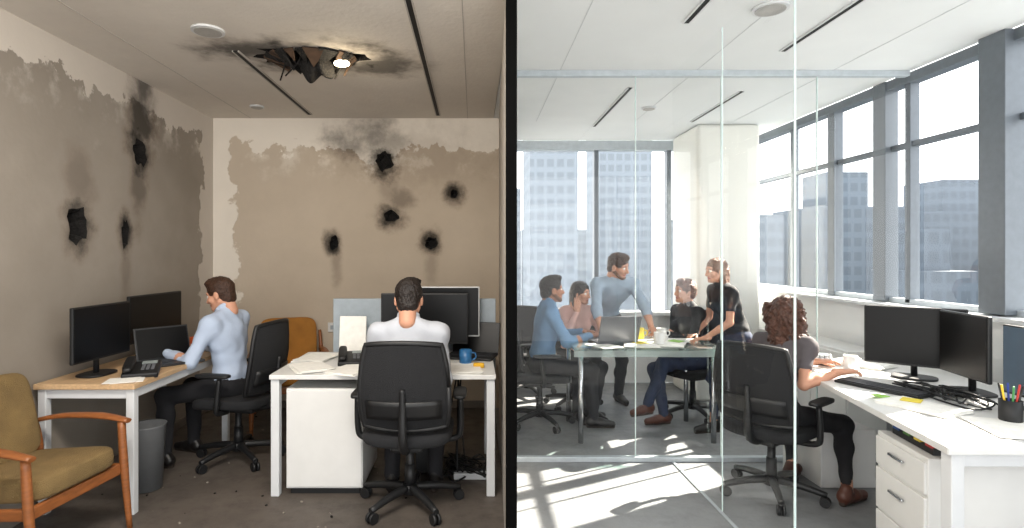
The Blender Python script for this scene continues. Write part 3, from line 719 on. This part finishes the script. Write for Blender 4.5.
def laptop(loc,yaw,mat=BLACKP):
    e=empty('laptop',loc,yaw)
    box('base',(.34,.24,.016),(0,0,.009),mat,e); box('keys',(.30,.12,.003),(0,.03,.019),M('keys_dark',(45,46,50),.5),e,bev=0)
    box('lid',(.34,.012,.22),(0,.15,.12),mat,e,rot=(math.radians(-18),0,0)); box('screen',(.32,.003,.20),(0,.142,.12),SCREEN,e,rot=(math.radians(-18),0,0),bev=0)

# --- left desk (oak) along left wall
d=empty('wooden_desk',(-2.155,3.72,0))
box('top',(.56,1.26,.03),(0,0,.715),WOOD,d)
for sx_ in(-1,1):
    for sy_ in(-1,1): box('leg_%d_%d'%(sx_,sy_),(.045,.045,.70),(sx_*.245,sy_*.59,.35),WHITEM,d)
for sy_ in(-1,1): box('rail_%d'%sy_,(.45,.03,.05),(0,sy_*.59,.67),WHITEM,d)
for sx_ in(-1,1): box('side_rail_%d'%sx_,(.03,1.14,.05),(sx_*.245,0,.67),WHITEM,d)
monitor((-2.22,3.34,.73),(1,-.05),.48,.32,.10); monitor((-2.26,3.98,.73),(1,-.05),.60,.32,.12)
laptop((-2.00,3.70,.73),yawof((-.75,.66)),M('laptop_dark',(38,40,44),.4))
desk_phone((-1.98,3.34,.73),.4)
paper_stack((-1.98,3.18,.73),.3,2,.16,.14); mug((-2.1,4.22,.73),M('mug_orange',(190,90,50),.4))
bn=empty('waste_bin',(-2.02,3.46,0)); GB=M('bin_grey',(98,100,102),.5)
V=[];Fc=[];prof=[(0,.005),(.085,.005),(.105,.39),(.11,.40),(.10,.395),(.08,.02),(0,.02)]
for p in prof:
    for k in range(32): a=2*math.pi*k/32; V.append((p[0]*math.cos(a),p[0]*math.sin(a),p[1]))
for i in range(6):
    for k in range(32): k2=(k+1)%32; Fc.append((i*32+k,i*32+k2,(i+1)*32+k2,(i+1)*32+k))
mk('bin_body',V,Fc,GB,bn,True)
lounge_chair('wooden_armchair',(-2.14,2.72,0),(1,-.12),OLIVE,.58,.96)
lounge_chair('wooden_armchair',(-1.60,4.84,0),(.35,-1),MUST,.58,1.0)

# --- front white desk
d=empty('white_office_desk',(0,0,0))
DX0,DX1,DY0,DY1=-1.22,.13,3.33,4.12
box('top',(DX1-DX0,DY1-DY0,.028),((DX0+DX1)/2,(DY0+DY1)/2,.716),WHITE,d)
for x in(DX0+.03,DX1-.03):
    for y in(DY0+.04,DY1-.04): box('leg',(.05,.05,.70),(x,y,.35),WHITEM,d)
    box('foot_rail',(.05,DY1-DY0-.08,.04),(x,(DY0+DY1)/2,.68),WHITEM,d)
box('cross_rail',(DX1-DX0-.1,.03,.06),((DX0+DX1)/2,DY1-.08,.66),WHITEM,d)
p=empty('drawer_pedestal',(-.90,3.62,0))
box('carcass',(.46,.5,.60),(0,0,.34),WHITE,p)
box('front_panel',(.45,.012,.58),(0,-.253,.34),WHITE,p)
box('plinth',(.42,.46,.04),(0,0,.02),BLACKP,p)
dp=empty('desk_divider_screen',(-.44,4.15,0))
box('fabric_left',(.40,.03,.52),(-.40,0,.86),GREYP,dp); box('fabric_mid',(.42,.03,.52),(.02,0,.86),BLUEP,dp); box('fabric_right',(.36,.03,.52),(.42,0,.86),GREYP,dp)
for k in(-.55,.0,.55): box('clamp',(.03,.04,.1),(k,0,.62),ALUL,dp)
monitor((-.34,3.86,.73),(0,-1),.60,.35,.10); monitor((-.21,4.04,.73),(0,-1),.50,.36,.125,body=WHITEM)
laptop((-.02,3.90,.73),-.25)
box('document_holder',(.19,.02,.27),(-.865,4.0,.87),PAPER,rot=(math.radians(-8),0,0))
desk_phone((-.80,3.70,.73),.2); 
paper_stack((-1.03,3.52,.73),.5,4); paper_stack((-.75,3.46,.73),-.3,3); paper_stack((-.08,3.5,.73),.2,3); paper_stack((-1.08,3.85,.73),-.2,5)
mug((-.055,3.66,.73),M('mug_blue',(40,100,150),.4)); 
keyboard((-.40,3.60,.73),0)
cushion('yellow_sponge',(.07,.04,.03),(.03,3.55,.745),M('sponge_yellow',(220,170,40),.8),e1=.4,e2=.4)
cb=empty('cable_tangle',(-.06,3.74,0))
for q in range(10):
    pts=[(random.uniform(-.16,.15),random.uniform(-.2,.2),random.uniform(.008,.07)) for _ in range(8)]
    if q<4: pts.append((random.uniform(-.1,.12),.3,.6))
    tube('cable_%d'%q,pts,.006,BLACKP,cb,6,6)
box('power_strip',(.22,.05,.04),(-.02,3.62,.02),WHITEM)
box('computer_tower',(.17,.4,.4),(-.30,3.88,.21),BLACKP)
fd=empty('floor_debris'); DEB=M('plaster_chips',(130,122,112),.9)
for q in range(110):
    x=random.uniform(-2.3,.08); y=random.uniform(2.9,5.2); s_=random.uniform(.003,.011)
    cushion('chip_%d'%q,(s_*2,s_*1.4,s_),(x,y,s_*.4),DEB if q%3 else CHAR,fd,rot=(0,0,random.uniform(0,3)),e1=.6,e2=.5,nu=8,nv=5)
so=empty('wall_socket',(-1.33,5.27,.76)); box('plate',(.09,.01,.09),(0,0,0),WHITE,so); box('hole',(.04,.004,.04),(0,-.006,0),GREYP,so)
box('baseboard_left',(.015,6.7,.07),(-2.452,1.9,.035),M('baseboard_grey',(120,112,104),.7)); box('baseboard_back',(2.6,.015,.07),(-1.12,5.272,.035),M('baseboard_grey',(0,0,0)))

# --- right workstation
d=empty('white_office_desk')
poly=[(1.76,2.08),(2.93,2.08),(2.93,3.80),(2.04,3.80),(1.985,3.3)]
extrude_poly('top',poly,.702,.73,WHITE,d)
for (x,y) in((1.82,2.13),(2.89,2.13),(2.89,3.74),(2.1,3.74)): box('leg',(.05,.05,.70),(x,y,.35),WHITEM,d)
box('modesty_panel',(.02,1.5,.4),(2.88,2.95,.48),WHITE,d); box('front_rail',(1.05,.03,.05),(2.35,2.13,.67),WHITEM,d)
p=empty('drawer_pedestal',(2.08,2.42,0),math.radians(-10))
box('carcass',(.42,.38,.56),(0,0,.34),WHITE,p); box('plinth',(.38,.34,.05),(0,0,.025),BLACKP,p)
for i,z in enumerate((.535,.36,.16)):
    hgt=(.13,.19,.19)[i]; box('drawer_front_%d'%i,(.014,.37,hgt),(-.215,0,z),WHITE,p); box('handle_%d'%i,(.014,.11,.012),(-.232,0,z+hgt*.15),CHROME,p)
box('papers_tray',(.3,.3,.03),(-.02,0,.635),BLACKP,p)
for i,c in enumerate(((190,60,60),(230,200,70),(90,140,70),(60,90,150))): box('folder_%d'%i,(.22,.05,.02),(-.06,-.12+i*.08,.655),M('folder_%d'%i,c,.6),p,bev=.002)
monitor((2.53,3.22,.73),(-.62,-.78),.47,.34,.075); monitor((2.54,2.90,.73),(-1,.2),.38,.33,.085)
monitor((2.56,2.50,.73),(-1,.08),.44,.33,.05,scr=M('screen_blue_grey',(74,90,106),.4))
keyboard((2.17,2.98,.73),yawof((.9,.4))); paper_stack((2.10,2.62,.73),.4,3); paper_stack((2.62,2.22,.73),1.2,2); paper_stack((2.20,2.30,.73),-.3,2)
paper_stack((2.12,2.70,.742),.9,1,.08,.08,M('sticky_yellow',(225,205,70),.7),'sticky_notes')
paper_stack((2.02,2.78,.742),.3,1,.06,.06,M('sticky_green',(150,200,90),.7),'sticky_notes')
desk_phone((2.22,3.64,.73),-.5); paper_stack((2.15,3.45,.73),.3,4); mug((2.32,3.45,.73),WHITE); paper_stack((2.5,3.62,.73),.6,6)
mug((2.30,2.40,.73),BLACKP,'pen_holder',True); 
cb=empty('cable_tangle',(2.38,2.84,.73))
for q in range(9):
    tube('cable_%d'%q,[(random.uniform(-.12,.1),random.uniform(-.28,.2),random.uniform(.006,.04)) for _ in range(6)],.004,BLACKP,cb,6,6)
bn=empty('waste_bin',(2.25,1.93,0)); cyl('bin_body',(0,0,.0),(0,0,.34),.12,BLACKP,bn,.15,32)
cbn=empty('low_cabinet',(2.86,4.72,0)); box('carcass',(.28,1.3,.74),(0,0,.37),WHITE,cbn)
for i in range(3): box('door_%d'%i,(.014,.42,.68),(-.145,-.43+.43*i,.38),WHITE,cbn)
box('storage_box',(.34,.3,.36),(2.32,3.62,.18),WHITE)

# --- meeting table
mt=empty('glass_meeting_table')
TX0,TX1,TY0,TY1=.76,1.90,4.24,4.92
TG=glass_mat('table_glass',(.86,.96,.93),1.2,.05)
box('glass_top',(TX1-TX0,TY1-TY0,.018),((TX0+TX1)/2,(TY0+TY1)/2,.726),TG,mt,bev=.004)
pane('edge_band',(TX1-TX0,.01,.05),((TX0+TX1)/2,TY0+.02,.69),glass_mat('edge_glass',(.7,.9,.86),1,.25),mt)
DKM=M('table_base_dark',(60,64,68),.4,.5)
for x in(TX0+.06,TX1-.06):
    for y in(TY0+.06,TY1-.06): tube('leg',[(x,y,0),(x,y,.715)],.02,CHROME,mt)
    box('rail',(.03,TY1-TY0-.12,.03),(x,(TY0+TY1)/2,.69),DKM,mt)
box('spine_rail',(TX1-TX0-.12,.04,.03),((TX0+TX1)/2,(TY0+TY1)/2,.69),DKM,mt)
for i,(x,y,r) in enumerate(((1.35,4.62,.8),(1.55,4.4,-.4),(1.2,4.76,.1),(1.7,4.65,1.2),(1.45,4.8,.3),(1.3,4.36,1.3),(1.0,4.34,.5))): paper_stack((x,y,.736),r,1+i%2,.18,.25)
laptop((1.12,4.56,.738),yawof((.2,-1)),M('laptop_grey',(90,92,96),.35,.3))
paper_stack((1.32,4.46,.745),.4,1,.1,.1,M('sticky_yellow',(0,0,0)),'sticky_notes')
paper_stack((1.62,4.52,.745),.9,1,.1,.1,M('sticky_green',(150,200,90),.7),'sticky_notes')
mug((1.46,4.42,.738),WHITE); mug((1.38,4.68,.738),M('cup_yellow',(235,215,60),.4)); mug((1.56,4.66,.738),WHITE)

office_chair((-1.66,3.95,0),(-.985,.17)); office_chair((-.37,3.24,0),(0.02,1))
office_chair((1.79,3.37,0),(.8,.6),.95); office_chair((.56,4.78,0),(1,.1),.96)
office_chair((1.96,5.02,0),(-.9,-.4),.94,False); office_chair((.95,5.34,0),(.5,-.85),.92,False); office_chair((.55,5.8,0),(.3,1),.95)

# ------------------------------------------------------------ people
LB=M('shirt_light_blue',(176,190,212),.85,ns=8,na=.06,bump=.25,bs=14)
LB2=M('shirt_pale',(180,184,192),.85,ns=8,na=.05,bump=.25,bs=14)
LB3=M('shirt_blue_grey',(104,138,172),.85,ns=8,na=.06,bump=.25,bs=14)
LB4=M('shirt_grey_white',(152,170,188),.85,ns=8,na=.06,bump=.25,bs=14)
TRB=M('trousers_black',(24,24,28),.9,bump=.2,bs=16); TRN=M('trousers_charcoal',(28,29,34),.9,bump=.2,bs=16); JEAN=M('jeans_blue',(36,46,70),.9,ns=20,na=.15,bump=.2,bs=16)
BLZ=M('blazer_dark',(16,18,24),.85,bump=.2,bs=14); GRT=M('top_grey',(80,75,78),.9,bump=.25,bs=16); WHT=M('top_pink_white',(208,168,158),.85,bump=.2,bs=16)
HB=M('hair_brown',(60,36,22),.5,ns=60,na=.45,bump=.5,bs=120); HD=M('hair_dark',(26,17,13),.5,ns=60,na=.4,bump=.5,bs=120)
HA=M('hair_auburn',(96,50,26),.5,ns=60,na=.45,bump=.5,bs=120); HC=M('hair_chestnut',(74,44,31),.55,ns=40,na=.5,bump=.9,bs=70)
HL_=M('hair_light_brown',(104,64,36),.5,ns=60,na=.45,bump=.5,bs=120)
BRD=M('beard_stubble',(112,80,62),.8,ns=90,na=.3)
person('man',(-1.71,3.95,.525),(-.97,.2),7,.95,(-2.09,3.80,.775),(-2.02,4.12,.775),(-2.10,3.80,0),(-2.05,4.10,0),(-.97,.05,-.28),LB,TRB,HB,'short',neckf=.03)
person('man',(-.38,3.21,.53),(0,1),4,.97,(-.57,3.48,.775),(-.20,3.48,.775),(-.50,3.42,0),(-.24,3.46,0),(0,1,-.25),LB2,TRB,HD,'short',SKIN,elbow=.15)
person('man',(.58,4.78,.515),(1,.05),8,.94,(.95,4.88,.775),(.97,4.64,.775),(.98,4.9,0),(1.0,4.68,0),(1,.15,.02),LB3,TRN,HD,'short',SKIN2,beard=BRD)
person('woman',(.93,5.28,.50),(.35,-.9),16,.90,(1.13,4.86,.775),(.92,5.01,.93),(1.05,4.9,0),(.9,4.9,0),(.75,-.7,-.1),WHT,TRN,HD,'long',SKIN,True,'long',nR=(0,1,0),handdir={'L':(.3,-.6,0),'R':(0,0,1)},collar=False)
person('man',(1.27,5.46,.82),(.12,-1),46,.95,(1.55,4.84,.78),(1.10,4.84,.78),(1.42,5.5,0),(1.15,5.5,0),(.75,-.62,-.3),LB4,TRN,HB,'short',SKIN,kneepole=(0,-1,.1),sleeve='rolled',headlean=.3,polL=Vector((1,.2,-.2)),polR=Vector((-1,.2,-.2)),beard=BRD)
person('woman',(1.95,5.0,.50),(-.9,-.3),8,.92,(1.62,4.74,.775),(1.70,4.86,.775),(1.46,4.72,.10),(1.62,4.78,0),(-1,-.25,.05),BLZ,JEAN,HA,'wavy',SKIN,True,'long',shoe=SHOEB,collar=False)
person('woman',(2.19,4.66,.745),(-1,-.1),22,.88,(1.86,4.50,.775),(1.88,4.76,.775),(1.95,4.56,0),(2.22,4.78,0),(-1,-.15,-.12),BLZ,JEAN,HL_,'long',SKIN,True,'short',kneepole=(-1,0,.1),legs='slim',collar=False)
person('woman',(1.81,3.37,.495),(.84,.54),17,.89,(2.15,3.52,.775),(2.09,3.20,.775),(2.05,3.62,0),(2.16,3.24,0),(.85,.45,-.2),GRT,TRB,HC,'curly',SKIN,True,'short',legs='slim',shoe=SHOEB)

# ------------------------------------------------------------ outside
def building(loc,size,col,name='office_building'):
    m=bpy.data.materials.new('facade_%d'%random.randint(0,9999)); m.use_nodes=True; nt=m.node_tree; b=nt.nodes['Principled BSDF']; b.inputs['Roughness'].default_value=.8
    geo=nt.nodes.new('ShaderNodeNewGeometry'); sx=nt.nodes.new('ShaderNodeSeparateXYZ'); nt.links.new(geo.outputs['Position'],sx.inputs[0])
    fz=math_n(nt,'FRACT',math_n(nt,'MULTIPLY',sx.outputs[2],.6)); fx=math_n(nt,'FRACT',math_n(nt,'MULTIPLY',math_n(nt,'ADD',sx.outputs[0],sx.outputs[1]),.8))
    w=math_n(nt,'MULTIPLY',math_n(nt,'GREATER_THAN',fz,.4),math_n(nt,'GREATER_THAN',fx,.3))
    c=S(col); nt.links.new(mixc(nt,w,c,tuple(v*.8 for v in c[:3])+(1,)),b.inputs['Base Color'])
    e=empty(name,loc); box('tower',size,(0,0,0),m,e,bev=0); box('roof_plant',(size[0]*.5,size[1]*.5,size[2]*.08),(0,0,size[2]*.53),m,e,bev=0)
building((10,75,-12),(6,10,60),(126,134,142)); building((23,90,-10),(8,10,72),(132,140,148)); building((3,95,-14),(9,10,52),(134,142,150)); building((31,70,-24),(10,10,60),(120,128,136)); building((16,110,-24),(14,10,60),(140,146,152))  # towers behind the meeting room: distance haze put into paler facade colours
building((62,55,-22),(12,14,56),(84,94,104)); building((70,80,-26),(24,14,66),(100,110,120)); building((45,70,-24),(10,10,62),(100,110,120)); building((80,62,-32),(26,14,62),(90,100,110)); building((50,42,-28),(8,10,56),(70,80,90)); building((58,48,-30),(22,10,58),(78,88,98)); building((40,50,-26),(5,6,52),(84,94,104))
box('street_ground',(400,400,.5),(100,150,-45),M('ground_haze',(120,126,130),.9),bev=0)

# ------------------------------------------------------------ light
w=bpy.data.worlds.new('world'); scene.world=w; w.use_nodes=True; nt=w.node_tree; bg=nt.nodes['Background']
tc=nt.nodes.new('ShaderNodeTexCoord'); sx=nt.nodes.new('ShaderNodeSeparateXYZ'); nt.links.new(tc.outputs['Generated'],sx.inputs[0])
nt.links.new(mixc(nt,mrange(nt,sx.outputs[2],-.05,.5),(1,.985,.96,1),(.95,.975,1,1)),bg.inputs[0]); bg.inputs[1].default_value=3.5
sd=bpy.data.lights.new('sun','SUN'); sd.energy=36; sd.angle=.009; sd.color=(1,.91,.78); so=bpy.data.objects.new('sun',sd); COL.objects.link(so)
dirv=-Vector((.887*math.cos(math.radians(36)),.46*math.cos(math.radians(36)),math.sin(math.radians(36))))
so.rotation_euler=dirv.to_track_quat('-Z','Y').to_euler()
def area(name,loc,rot,sx_,sy_,e,c):
    l=bpy.data.lights.new(name,'AREA'); l.shape='RECTANGLE'; l.size=sx_; l.size_y=sy_; l.energy=e; l.color=c; o=bpy.data.objects.new(name,l); COL.objects.link(o); o.location=loc; o.rotation_euler=rot
area('left_room_fill',(-.75,1.7,CZ-.03),(math.radians(18),0,0),1.4,.7,115,(1,.93,.84))  # added fill light above the view, brightens the left room
pt=bpy.data.lights.new('bulb_light','POINT'); pt.energy=3; pt.color=(1,.85,.6); pt.shadow_soft_size=.03; po=bpy.data.objects.new('bulb_light',pt); COL.objects.link(po); po.location=(BX,BY,CZ-.12)
